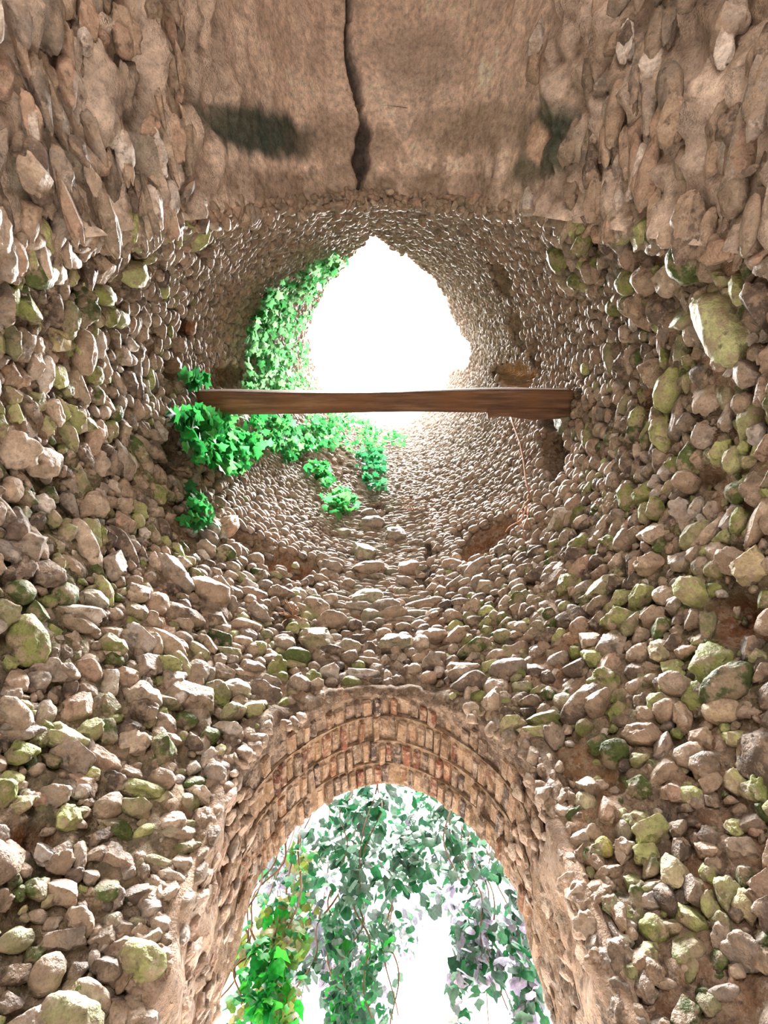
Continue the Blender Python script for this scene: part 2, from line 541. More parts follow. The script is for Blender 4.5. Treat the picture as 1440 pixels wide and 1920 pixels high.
# ------------------------------------------------------------------ ground
fl = mesh_np('floor', [(-14, -14, -.2), (14, -14, -.2), (14, 14, -.2), (-14, 14, -.2), (-14, -14, 0), (14, -14, 0), (14, 14, 0), (-14, 14, 0)],
             [(0, 3, 2, 1), (4, 5, 6, 7), (0, 1, 5, 4), (1, 2, 6, 5), (2, 3, 7, 6), (3, 0, 4, 7)], MAT_EARTH, False)
floor = link('floor', fl)
tag(floor, 'unseen earth floor of the tower, made pale to bounce light upward', 'floor', kind='structure')

# ------------------------------------------------------------------ flints
def ico(sub):
    t = (1 + 5 ** .5) / 2
    v = [(-1, t, 0), (1, t, 0), (-1, -t, 0), (1, -t, 0), (0, -1, t), (0, 1, t), (0, -1, -t), (0, 1, -t), (t, 0, -1), (t, 0, 1), (-t, 0, -1), (-t, 0, 1)]
    f = [(0, 11, 5), (0, 5, 1), (0, 1, 7), (0, 7, 10), (0, 10, 11), (1, 5, 9), (5, 11, 4), (11, 10, 2), (10, 7, 6), (7, 1, 8),
         (3, 9, 4), (3, 4, 2), (3, 2, 6), (3, 6, 8), (3, 8, 9), (4, 9, 5), (2, 4, 11), (6, 2, 10), (8, 6, 7), (9, 8, 1)]
    v = [np.array(p) / np.linalg.norm(p) for p in v]
    for _ in range(sub):
        c = {}; nf = []
        def mid(a, b):
            k = (min(a, b), max(a, b))
            if k not in c:
                m = v[a] + v[b]; v.append(m / np.linalg.norm(m)); c[k] = len(v) - 1
            return c[k]
        for a, b, d in f:
            x, y, z = mid(a, b), mid(b, d), mid(d, a)
            nf += [(a, x, z), (b, y, x), (d, z, y), (x, y, z)]
        f = nf
    return np.array(v), np.array(f)

def stone_shape(sub, seed, kind):
    v, f = ico(sub)
    g = np.random.default_rng(seed)
    off = g.uniform(-50, 50, 3)
    if kind == 'cobble':
        r = 1 + .16 * fbm(v + off, 1.1, seed, 2) + .05 * fbm(v + off, 2.6, seed + 5, 1)
        v = v * r[:, None]
    else:
        r = 1 + .42 * fbm(v + off, 1.2, seed, 2) + .16 * fbm(v + off, 2.8, seed + 5, 2)
        v = v * r[:, None]
        for _ in range(9):
            n = g.normal(size=3); n /= np.linalg.norm(n)
            d = g.uniform(.45, .85)
            e = np.maximum(v @ n - d, 0)
            v = v - e[:, None] * n * .9
        v *= 1.1
        if kind == 'slab':
            v = np.sign(v) * np.abs(v) ** .7
    return v, f
SHAPES = {}; HI = {}
for kd, cnt in (('cobble', 7), ('nodule', 9), ('slab', 4)):
    for k in range(cnt):
        HI[(kd, k)] = stone_shape(3, 100 * len(kd) + k, kd)
        SHAPES[(kd, k)] = (stone_shape(2, 100 * len(kd) + k, kd), stone_shape(1, 100 * len(kd) + k, kd))
STONE_ME = {}
def stone_mesh(key):
    if key not in STONE_ME:
        v, f = HI[key]
        v = v * (1 + .05 * fbm(v * 1.0 + 7, 4.5, key[1] + 3, 3))[:, None]
        STONE_ME[key] = mesh_np('flint_stone', v, f, MAT_FLINT, True)
    return STONE_ME[key]

TAN, PALE, GREY, DK, GRN, LGRN, DGRN, PINK, WHITE = ((.40, .305, .235), (.50, .41, .335), (.33, .28, .245), (.15, .115, .095), (.22, .25, .085),
                                               (.40, .43, .19), (.085, .12, .035), (.45, .32, .25), (.60, .55, .52))
# stones one can point at: px, py, w, h, rotation, colour, shape
NOTABLE = [
    (585, 1208, 76, 58, 10, (.28, .25, .16), 'nodule'), (655, 1222, 56, 22, 3, (.30, .26, .18), 'cobble'), (740, 1214, 66, 26, 0, (.25, .24, .17), 'slab'),
    (812, 1204, 54, 26, 8, TAN, 'nodule'), (690, 1130, 84, 34, 2, (.36, .35, .25), 'slab'), (682, 1042, 60, 30, -5, (.40, .40, .29), 'slab'),
    (692, 1074, 88, 22, 0, TAN, 'slab'), (620, 1072, 54, 22, 5, GREY, 'nodule'), (764, 1072, 56, 22, -5, PINK, 'slab'), (700, 990, 60, 14, 0, GREY, 'slab'),
    (640, 1004, 40, 14, 0, (.42, .42, .3), 'slab'), (745, 1010, 46, 20, 0, GREY, 'slab'), (690, 968, 40, 16, 0, GREY, 'slab'), (760, 1098, 50, 18, 0, GREY, 'nodule'),
    (440, 1300, 74, 42, 22, (.36, .32, .25), 'slab'), (440, 1336, 40, 16, 4, PALE, 'slab'), (422, 992, 40, 34, 35, (.55, .38, .29), 'cobble'),
    (385, 1110, 90, 40, 30, TAN, 'nodule'), (318, 1080, 96, 24, 52, GREY, 'slab'), (172, 1130, 72, 40, 42, (.36, .33, .26), 'slab'),
    (208, 1062, 46, 66, -20, GREY, 'nodule'), (226, 985, 32, 56, -22, PINK, 'nodule'), (40, 1210, 62, 112, -18, GRN, 'cobble'), (112, 1118, 46, 56, -20, DGRN, 'cobble'),
    (30, 1112, 62, 46, 20, DGRN, 'cobble'), (62, 1150, 44, 52, 0, DGRN, 'nodule'), (75, 1075, 52, 62, -20, DK, 'nodule'), (38, 1070, 34, 50, 0, DK, 'nodule'),
    (276, 1254, 66, 48, 12, GREY, 'nodule'), (232, 1270, 52, 42, 30, PINK, 'nodule'), (145, 1330, 70, 56, 20, PINK, 'nodule'), (196, 1380, 50, 56, 0, DGRN, 'nodule'),
    (248, 1402, 56, 50, 0, PALE, 'nodule'), (288, 1140, 44, 44, 0, PINK, 'cobble'), (250, 1120, 46, 36, 10, PALE, 'nodule'), (318, 1284, 48, 40, 0, GREY, 'nodule'),
    (366, 1266, 52, 36, 12, (.30, .25, .2), 'cobble'), (200, 1290, 42, 62, 10, (.40, .36, .30), 'nodule'), (80, 1340, 44, 50, 0, (.42, .36, .30), 'cobble'),
    (30, 1420, 66, 56, 15, GRN, 'nodule'), (14, 1462, 50, 34, 20, LGRN, 'slab'), (150, 1488, 42, 30, 0, (.42, .39, .38), 'cobble'), (116, 1540, 60, 76, -25, LGRN, 'nodule'),
    (168, 1458, 52, 32, 8, LGRN, 'nodule'), (298, 1508, 46, 44, 0, (.40, .38, .24), 'nodule'), (268, 1562, 52, 26, -18, LGRN, 'cobble'), (70, 1502, 40, 30, 30, PINK, 'cobble'),
    (62, 1672, 58, 60, 0, DGRN, 'nodule'), (22, 1610, 54, 66, 0, PINK, 'nodule'), (146, 1610, 30, 60, 0, GREY, 'cobble'), (196, 1670, 60, 50, 0, DGRN, 'nodule'),
    (250, 1684, 72, 42, 0, DK, 'nodule'), (212, 1732, 44, 44, 20, (.30, .28, .22), 'cobble'), (256, 1734, 50, 22, 2, (.40, .37, .25), 'slab'), (28, 1768, 84, 52, -12, (.27, .27, .16), 'cobble'),
    (30, 1830, 70, 52, 5, DK, 'nodule'), (70, 1722, 42, 30, 20, GREY, 'cobble'), (174, 1800, 28, 42, 0, GREY, 'cobble'), (330, 1566, 66, 30, 10, (.32, .29, .22), 'slab'),
    (318, 1654, 74, 24, 14, PALE, 'slab'), (290, 1620, 62, 24, 18, (.28, .27, .16), 'slab'), (312, 1790, 36, 32, 20, PALE, 'nodule'),
    (1420, 1070, 50, 90, 0, (.50, .42, .27), 'nodule'), (1345, 1072, 36, 36, 0, GRN, 'cobble'), (1320, 1064, 34, 40, 0, GREY, 'cobble'), (1282, 1060, 46, 50, 0, GREY, 'nodule'),
    (1356, 1246, 74, 82, 0, GRN, 'nodule'), (1318, 1310, 42, 62, 10, GRN, 'nodule'), (1142, 1290, 64, 50, 0, GRN, 'nodule'), (1160, 1340, 48, 38, 0, GRN, 'nodule'),
    (1358, 1340, 74, 50, -12, (.47, .38, .27), 'cobble'), (1318, 1386, 50, 56, 15, (.52, .40, .31), 'nodule'), (1288, 1352, 48, 66, 0, TAN, 'nodule'), (1390, 1390, 76, 40, 0, LGRN, 'nodule'),
    (1214, 1342, 46, 30, 0, TAN, 'cobble'), (1206, 1390, 110, 44, -8, TAN, 'nodule'), (1112, 1206, 42, 42, 0, TAN, 'nodule'), (1160, 1212, 48, 46, 0, GREY, 'nodule'), (1120, 1230, 40, 40, 30, LGRN, 'nodule'),
    (1064, 1104, 40, 36, 0, GRN, 'nodule'), (1080, 1262, 56, 36, 0, DK, 'nodule'), (1010, 1266, 50, 36, 0, DK, 'nodule'), (1060, 1322, 50, 28, -20, (.33, .32, .2), 'slab'),
    (1240, 1230, 60, 46, 0, (.44, .40, .26), 'nodule'), (1262, 1258, 44, 46, 0, LGRN, 'slab'), (1192, 1266, 40, 44, 0, DK, 'nodule'), (1226, 1062, 40, 46, 0, TAN, 'nodule'),
    (1250, 1120, 44, 34, -10, PALE, 'cobble'), (1228, 1160, 60, 36, 0, TAN, 'nodule'), (1232, 1000, 50, 36, 0, PALE, 'nodule'), (1296, 980, 20, 60, 0, GREY, 'nodule'),
    (1184, 935, 24, 56, 0, GRN, 'cobble'), (1220, 930, 30, 50, 0, GRN, 'nodule'), (1390, 925, 40, 46, 0, DGRN, 'cobble'), (1336, 1570, 40, 40, 0, DK, 'nodule'),
    (1100, 1508, 46, 40, 0, (.42, .41, .27), 'cobble'), (1140, 1530, 44, 56, 20, PINK, 'nodule'), (1200, 1480, 56, 64, 0, DGRN, 'nodule'), (1172, 1562, 36, 44, 0, (.28, .24, .18), 'cobble'),
    (1198, 1536, 50, 36, 0, GRN, 'nodule'), (1112, 1564, 34, 40, 0, TAN, 'nodule'), (1136, 1592, 40, 44, 0, (.36, .33, .09), 'cobble'), (1216, 1604, 60, 46, 0, LGRN, 'nodule'),
    (1270, 1490, 62, 50, -20, PINK, 'nodule'), (1270, 1640, 56, 66, 0, (.50, .46, .30), 'slab'), (1330, 1600, 60, 50, 0, TAN, 'nodule'), (1332, 1640, 40, 50, 0, GRN, 'nodule'),
    (1190, 1660, 46, 44, 0, GRN, 'nodule'), (1148, 1700, 42, 66, 0, (.28, .33, .2), 'nodule'), (1228, 1745, 60, 60, 0, GRN, 'cobble'), (1180, 1740, 50, 44, 0, GREY, 'nodule'),
    (1166, 1770, 60, 34, -16, (.45, .44, .36), 'slab'), (1330, 1700, 40, 70, 0, LGRN, 'nodule'), (1360, 1760, 52, 50, 0, GREY, 'nodule'), (1410, 1700, 52, 60, 0, (.46, .42, .24), 'nodule'),
    (1250, 1848, 50, 26, 5, PALE, 'cobble'), (1360, 1866, 66, 34, -14, GREY, 'cobble'), (1290, 1820, 40, 34, 0, PALE, 'nodule'), (1384, 1826, 34, 44, 0, PALE, 'nodule'),
    (1380, 1560, 60, 40, 0, LGRN, 'nodule'), (1430, 1480, 40, 70, 0, GRN, 'nodule'), (1380, 1470, 54, 60, 0, (.40, .40, .2), 'nodule'), (1300, 1500, 60, 40, 0, LGRN, 'slab'),
    (1370, 600, 56, 160, -28, (.50, .55, .30), 'slab'), (1412, 700, 40, 70, -24, GREY, 'slab'), (1305, 480, 60, 90, -40, DGRN, 'cobble'), (1260, 520, 40, 80, -20, PALE, 'slab'),
    (1222, 520, 38, 66, -20, TAN, 'cobble'), (1190, 525, 34, 60, -20, GRN, 'cobble'), (1246, 580, 34, 66, -18, DK, 'cobble'), (1290, 590, 50, 40, -20, (.27, .3, .15), 'nodule'),
    (1060, 478, 30, 64, -42, GRN, 'slab'), (1088, 525, 22, 40, -30, GRN, 'cobble'), (1408, 320, 30, 20, 0, DK, 'nodule'), (1400, 540, 30, 80, -20, LGRN, 'slab'),
    (1330, 700, 36, 66, -14, DK, 'nodule'), (1360, 680, 34, 40, 0, TAN, 'cobble'), (1340, 740, 40, 60, -20, PALE, 'nodule'), (1250, 815, 28, 70, -8, LGRN, 'cobble'),
    (1330, 820, 40, 66, -10, GREY, 'nodule'), (1356, 850, 44, 50, 0, LGRN, 'nodule'), (1065, 790, 30, 60, 0, (.2, .22, .14), 'nodule'), (1105, 690, 14, 34, 0, LGRN, 'cobble'),
    (60, 510, 60, 66, 20, DGRN, 'cobble'), (90, 505, 50, 52, 25, (.45, .42, .32), 'cobble'), (45, 580, 50, 60, 22, GRN, 'nodule'), (185, 550, 44, 44, 20, GRN, 'cobble'),
    (240, 510, 36, 60, 28, (.42, .45, .22), 'slab'), (100, 640, 46, 54, 15, (.44, .38, .22), 'slab'), (215, 595, 30, 40, 10, (.3, .32, .17), 'cobble'), (100, 700, 30, 50, -20, LGRN, 'slab'),
    (170, 705, 24, 46, 10, GRN, 'cobble'), (20, 770, 26, 56, 0, LGRN, 'nodule'), (60, 870, 60, 70, 0, PALE, 'nodule'), (20, 850, 60, 90, -10, PALE, 'nodule'), (165, 830, 24, 66, 20, PINK, 'nodule'),
    (30, 990, 50, 70, 0, DK, 'nodule'), (75, 950, 40, 44, 0, WHITE, 'nodule'), (316, 685, 22, 40, 5, BROWN, 'slab'), (355, 610, 14, 40, 20, RUST, 'slab'), (12, 920, 40, 60, 0, TAN, 'cobble'),
    (170, 950, 34, 60, -20, PALE, 'cobble'), (1210, 440, 40, 60, -30, LGRN, 'slab'), (110, 470, 60, 30, 40, PALE, 'slab'), (10, 700, 40, 60, 10, BROWN, 'nodule'),
]

class Stone:
    __slots__ = ('key', 'C', 'M', 'col', 'size', 'wall', 'vis')
stones = []
def add_stone(key, th, z, a, b, c, rot, col, wall, sink=.15, tilt=(0, 0), P=None, frame=None):
    """half extents: a along the wall, b up, c out of the wall"""
    if frame is None:
        N = np.array([-math.sin(th), -math.cos(th), 0]); T = np.array([math.cos(th), -math.sin(th), 0]); U = np.array([0, 0, 1.0])
        P = wall_pt(th, z)
    else:
        T, U, N = frame
    cr, sr = math.cos(rot), math.sin(rot)
    X = T * cr + U * sr; Yv = -T * sr + U * cr
    N2 = N + X * tilt[0] + Yv * tilt[1]; N2 /= np.linalg.norm(N2)
    Yv = np.cross(N2, X); Yv /= np.linalg.norm(Yv); X = np.cross(Yv, N2)
    s = Stone()
    s.key = key; s.C = P + N * (c * (1 - sink) - c * .55); s.M = np.stack([X * a, Yv * b, N2 * c], 1)
    s.col = col; s.size = a + b; s.wall = wall
    stones.append(s)
    return s

def wall_for(th):
    th = (th + math.pi) % (2 * math.pi) - 1e-12 - math.pi
    if abs(th) < A: return wall_front
    t2 = th % (2 * math.pi)
    if TR < t2 < TL: return wall_back
    return wall_right if th > 0 else wall_left

taken = []
for (px, py, w, h, rot, col, kd) in NOTABLE:
    P = hit(px, py); th = theta_of(P)
    dep = float(project(P)[2][0])
    d = P - EYE; d /= np.linalg.norm(d)
    sa = max(.42, math.hypot(d[0], d[1]))
    Ta = np.array([math.cos(th), -math.sin(th), 0]); 
    # photograph angle -> angle on the wall (image of the tangent and of the vertical)
    q0 = project(P[None])[0:2]; qa = project((P + Ta * .01)[None]); qu = project((P + np.array([0, 0, .01]))[None])
    J = np.array([[qa[0][0] - q0[0][0], qu[0][0] - q0[0][0]], [qa[1][0] - q0[1][0], qu[1][0] - q0[1][0]]]) / .01
    r = math.radians(rot)
    e1 = np.array([math.cos(r), math.sin(r)]); e2 = np.array([-math.sin(r), math.cos(r)])
    U_, s_, Vt = np.linalg.svd(J); s_ = np.maximum(s_, s_[0] * .42); Ji = np.linalg.inv(U_ @ np.diag(s_) @ Vt)
    v1 = Ji @ e1 * w * .43; v2 = Ji @ e2 * h * .43
    l1, l2 = np.linalg.norm(v1), np.linalg.norm(v2)
    if l1 >= l2: ang, a, b = math.atan2(v1[1], v1[0]), l1, l2
    else: ang, a, b = math.atan2(v2[1], v2[0]), l2, l1
    a = min(a, .30); b = min(b, .16)
    key = (kd, int(RNG.integers({'cobble': 7, 'nodule': 9, 'slab': 4}[kd])))
    c = min(.5 * (a + b) * .85, .085) * (.8 if kd == 'slab' else 1.0)
    add_stone(key, th, P[2], a, b, c, ang, col, wall_for(th), sink=.1)
    taken.append((P, max(a, b) * .5 + b * .5))
TK = np.array([t[0] for t in taken]); TKr = np.array([t[1] for t in taken])

def pick_colour(th, z, up):
    g = RNG.random()
    mossy = (.44 if math.sin(th) > .3 else .31 if math.sin(th) < -.3 else .08) * float(smooth(CAMZ + 4.2, CAMZ + 2.2, z))
    if g < mossy:
        c = np.array([GRN, LGRN, DGRN, (.36, .37, .19), (.30, .30, .17)][int(RNG.integers(5))])
    else:
        pal = [TAN, TAN, PALE, PINK, GREY, GREY, (.33, .26, .20)] + ([TAN, PINK, PALE] if up else [DK, DK, DK, WHITE, PALE, (.26, .2, .155)])
        c = np.array(pal[int(RNG.integers(len(pal)))])
    return np.clip(c * RNG.uniform(.68, 1.06), .03, .8)

STRIP = (628, 800, 940, 1175)
z = CAMZ + .35
top_z = float(rim_z.max()) + .2
while z < top_z:
    hc = z - CAMZ
    up = float(smooth(2.4, 4.2, hc))
    bh = .034 * (1 - up) + .0285 * up              # half height of the course
    bw = .042 * (1 - up) + .038 * up
    th = RNG.uniform(0, .05) - math.pi
    while th < math.pi:
        a = bw * RNG.uniform(.62, 1.45) * (1.0 + .25 * abs(math.sin(th)) * (1 - up))
        b = bh * RNG.uniform(.72, 1.2)
        if RNG.random() < .16 * (1 - up): a *= 1.65; b *= 1.4
        th += (a * .98 * (1 + RNG.uniform(0, .35) * (1 - up))) / R
        zz = z + RNG.normal() * bh * (.42 * (1 - up) + .22 * up) + .03 * math.sin(th * 5 + z * 2) 
        t0 = th
        th += a * .98 / R
        t2 = t0 % (2 * math.pi)
        if zz > rim_height(t0) - .04: continue
        if TR < t2 < TL and zz < edge_height(t0) + .03: continue
        P = wall_pt(t0, zz)
        d_open = abs(P[0]) - float(door_halfwidth(zz, .045))
        if math.cos(t0) > 0 and zz < CAMZ + 2.36:
            if d_open < .02: continue
        if math.cos(t0) > 0 and abs(P[0]) < .3 and zz < CAMZ + 2.295: continue
        px, py, dp = project(P[None])
        s, ix = patch_strength(px, py)
        if zz > CAMZ + .3 and s[0] > .35 and PATCH[ix[0]][5] > .0 and RNG.random() < (.97 if PATCH[ix[0]][5] > .05 else .85): continue
        if any(in_poly(px, py, q)[0] for q in PIER) and math.cos(t0) > .3 and RNG.random() < .86: continue
        if len(TK) and (np.linalg.norm(TK - P, axis=1) < TKr * .72 + a * .5).any(): continue
        if up < .5 and RNG.random() < .07: continue
        kd = 'cobble' if RNG.random() < (.22 * (1 - up) + .75 * up) else ('nodule' if RNG.random() < .85 else 'slab')
        colr = pick_colour(t0, zz, up > .5)
        if STRIP[0] < px[0] < STRIP[1] and STRIP[2] < py[0] < STRIP[3] and math.cos(t0) > .8:
            kd = 'slab'; a *= 1.35; b *= .72; colr = np.array([GREY, TAN, (.34, .33, .25), (.30, .27, .22), PINK][int(RNG.integers(5))]) * RNG.uniform(.7, 1.0)
        key = (kd, int(RNG.integers({'cobble': 7, 'nodule': 9, 'slab': 4}[kd])))
        c = min(a, b * 1.3) * RNG.uniform(.75, 1.15)
        add_stone(key, t0, zz, a, b, c, RNG.normal() * (.38 * (1 - up) + .16 * up) * (.25 if kd == 'slab' else 1), colr, wall_for(t0),
                  sink=RNG.uniform(0, .35), tilt=(RNG.normal() * .12, RNG.normal() * .15))
    z += bh * 1.80

# second pass: middling stones wedged into the open joints of the lower wall
PC = np.array([s_.C for s_ in stones]); PS = np.array([s_.size for s_ in stones]) * .5
low = PC[:, 2] < CAMZ + 3.2
PC = PC[low]; PS = PS[low]; extraC, extraS = [], []
for k in range(9000):
    th0 = RNG.uniform(-math.pi * .72, math.pi * .72); zz = CAMZ + .35 + 2.7 * RNG.random()
    t2 = th0 % (2 * math.pi)
    if TR < t2 < TL: continue
    P = wall_pt(th0, zz)
    if math.cos(th0) > 0 and zz < CAMZ + 2.33 and (abs(P[0]) - float(door_halfwidth(zz, .045)) < .03 or abs(P[0]) < .28): continue
    px, py, dp = project(P[None]); st_, ix = patch_strength(px, py)
    if st_[0] > .3 and RNG.random() < .9: continue
    if any(in_poly(px, py, q)[0] for q in PIER) and math.cos(th0) > .3 and RNG.random() < .75: continue
    a = RNG.uniform(.020, .048); b = a * RNG.uniform(.6, .95); r = (a + b) * .5
    if (np.linalg.norm(PC - P, axis=1) < PS * .72 + r * .72).any(): continue
    if extraC and (np.linalg.norm(np.array(extraC) - P, axis=1) < np.array(extraS) * .75 + r * .75).any(): continue
    extraC.append(P); extraS.append(r)
    add_stone(('nodule', int(RNG.integers(9))), th0, zz, a, b, b * RNG.uniform(.8, 1.2), RNG.uniform(-.9, .9), pick_colour(th0, zz, False) * RNG.uniform(.7, 1.05), wall_for(th0),
              sink=RNG.uniform(.05, .3), tilt=(RNG.normal() * .2, RNG.normal() * .2))

# small chips and grit in the mortar joints
chips = []
for k in range(9000):
    th0 = RNG.uniform(-math.pi, math.pi); zz = CAMZ + .3 + 4.2 * RNG.random() ** 1.4
    t2 = th0 % (2 * math.pi)
    if TR < t2 < TL: continue
    P = wall_pt(th0, zz)
    if math.cos(th0) > 0 and zz < CAMZ + 2.34 and (abs(P[0]) - float(door_halfwidth(zz, .045)) < .02 or abs(P[0]) < .25): continue
    a = .010 + .020 * RNG.random() ** 2
    px, py, dp = project(P[None]); s, ix = patch_strength(px, py)
    dd = R + s[0] * PATCH[ix[0]][5] * (zz > CAMZ + .3) if ix[0] >= 0 else R
    key = ('nodule', int(RNG.integers(9)))
    st = add_stone(key, th0, zz, a * RNG.uniform(.9, 1.8), a, a, RNG.uniform(-1, 1), pick_colour(th0, zz, False) * .95, wall_for(th0), sink=.2)
    st.C = st.C + np.array([math.sin(th0), math.cos(th0), 0]) * (dd - R)

# rough corner of the jambs
for k in range(260):
    sd = -1 if RNG.random() < .5 else 1
    zz = CAMZ + RNG.uniform(.5, 2.0)
    x = float(door_halfwidth(zz, .0)) + RNG.uniform(.0, .10)
    y = CY + math.sqrt(R * R - x * x) - .012
    a = RNG.uniform(.012, .038); b = RNG.uniform(.014, .040)
    col = np.array([TAN, PALE, (.34, .26, .20), (.28, .2, .14), (.24, .19, .15), GREY][int(RNG.integers(6))]) * RNG.uniform(.75, 1.0)
    n_ = np.array([-sd * .55, -.83, 0]); t_ = np.array([.83, -sd * .55, 0])
    add_stone(('nodule', int(RNG.integers(9))), 0, 0, a, b, min(a, b) * .9, RNG.uniform(-.8, .8), col, wall_front, sink=.3,
              P=np.array([sd * x, y, zz]), frame=(t_, np.array([0, 0, 1.0]), n_))

# lumps of flint and plaster flakes on the jambs of the doorway
for k in range(420):
    sd = -1 if RNG.random() < .5 else 1
    y = RNG.uniform(1.50, 2.05); zz = CAMZ + RNG.uniform(.55, 1.72)
    x = float(door_halfwidth(zz)) + .01
    a = RNG.uniform(.014, .036); b = RNG.uniform(.016, .05)
    col = np.array([TAN, PALE, PINK, (.34, .26, .20), (.30, .2, .14), GREY][int(RNG.integers(6))]) * RNG.uniform(.8, 1.05)
    add_stone(('nodule', int(RNG.integers(9))), 0, 0, a, b, min(a, b) * .8, RNG.normal() * .4, col, wall_front, sink=.4,
              P=np.array([sd * x, y, zz]), frame=(np.array([0, 1.0, 0]) * sd, np.array([0, 0, 1.0]), np.array([-sd * 1.0, 0, 0])))

# stones bedded in the flanks of the soffit
ns = len(SX)
for k in range(2600):
    i = int(RNG.integers(3, ns - 3))
    sx = abs(SX[i]) / 1.25
    if SZ[i] < CAMZ + .6 or RNG.random() > float(smooth(.62, .98, sx)) * .9: continue
    y = SY[i] + (-3.0 - SY[i]) * RNG.random() ** 1.1
    qx, qy, _d = project(np.array([[SX[i], y, SZ[i]]]))
    if 330 < qx[0] < 1120 and RNG.random() < .93: continue
    tv = np.array([SX[i + 2] - SX[i - 2], 0, SZ[i + 2] - SZ[i - 2]]); tv /= np.linalg.norm(tv)
    N = np.array([tv[2], 0, -tv[0]]); 
    if N[0] * SX[i] > 0: N = -N
    T = np.array([0, 1.0, 0]); U = np.cross(N, T)
    a = RNG.uniform(.05, .15); b = RNG.uniform(.025, .055)
    kd = 'nodule' if RNG.random() < .8 else 'cobble'
    key = (kd, int(RNG.integers(7)))
    col = np.array([TAN, PALE, GREY, DK, PINK, (.3, .24, .19), (.24, .2, .17), WHITE][int(RNG.integers(8))]) * RNG.uniform(.85, 1.1)
    add_stone(key, 0, 0, a, b, b * .9, RNG.normal() * .25, col, ceiling, sink=.45, P=np.array([SX[i], y, SZ[i]]) + N * RNG.uniform(.02, .10), frame=(T, U, N))

# ragged stones along the edge of the soffit
for i in range(8, ns - 8):
    if SZ[i] < CAMZ + .8: continue
    for _ in range(2):
        sx = abs(SX[i]) / 1.25
        a = RNG.uniform(.02, .045) * (1 + sx); b = RNG.uniform(.012, .026) * (1 + .6 * sx)
        tv = np.array([SX[i + 2] - SX[i - 2], 0, SZ[i + 2] - SZ[i - 2]]); tv /= np.linalg.norm(tv)
        N = np.array([tv[2], 0, -tv[0]])
        if N[0] * SX[i] > 0 or (abs(SX[i]) < .05 and N[2] > 0): N = -N
        T = tv if RNG.random() < .6 else np.array([0, 1.0, 0]); U = np.cross(N, T)
        col = np.array([TAN, PALE, GREY, PINK, (.3, .24, .19), LGRN if sx > .8 else TAN][int(RNG.integers(6))]) * RNG.uniform(.85, 1.1)
        add_stone((['cobble', 'nodule'][int(RNG.integers(2))], int(RNG.integers(7))), 0, 0, a, b, b, RNG.normal() * .3, col, ceiling, sink=.3,
                  P=np.array([SX[i], SY[i] + RNG.uniform(-.05, .05), SZ[i]]) + N * RNG.uniform(-.01, .03), frame=(T, U, N))

# 300 largest of every wall as parts of their own, the rest joined
CC = np.array([s.C for s in stones]); pxs, pys, deps = project(CC)
infr = (pxs > -30) & (pxs < 1470) & (pys > -30) & (pys < 1950) & (((CC - EYE) @ FW) > .2)
for w in (wall_front, wall_right, wall_left, wall_back, ceiling):
    mine = [k for k, s in enumerate(stones) if s.wall is w]
    mine.sort(key=lambda k: -(stones[k].size / deps[k] if infr[k] else 0))
    for k in mine[:300]:
        if not infr[k] and w is not ceiling: continue
        s = stones[k]
        o = bpy.data.objects.new('flint_stone', stone_mesh(s.key))
        COL.objects.link(o); o.parent = w
        M = np.eye(4); M[:3, :3] = s.M; M[:3, 3] = s.C
        o.matrix_basis = Matrix(M.tolist())
        o.color = (*[float(x) for x in s.col], 1)
        s.vis = True
    rest = [k for k in mine[300:]] + [k for k in mine[:300] if not infr[k] and w is not ceiling]
    if rest:
        Vs, Fs, Cs, n = [], [], [], 0
        for k in rest:
            s = stones[k]; near = infr[k] and s.size / deps[k] > .03
            v, f = SHAPES[s.key][0 if near else 1]
            Vs.append(v @ s.M.T + s.C); Fs.append(f + n); n += len(v)
            Cs.append(np.tile(s.col, (len(v), 1)))
        o = link('flint_rubble', mesh_np('flint_rubble', np.concatenate(Vs), np.concatenate(Fs), MAT_RUBBLE, True, np.concatenate(Cs)), w)
        tag(o, kind='stuff')

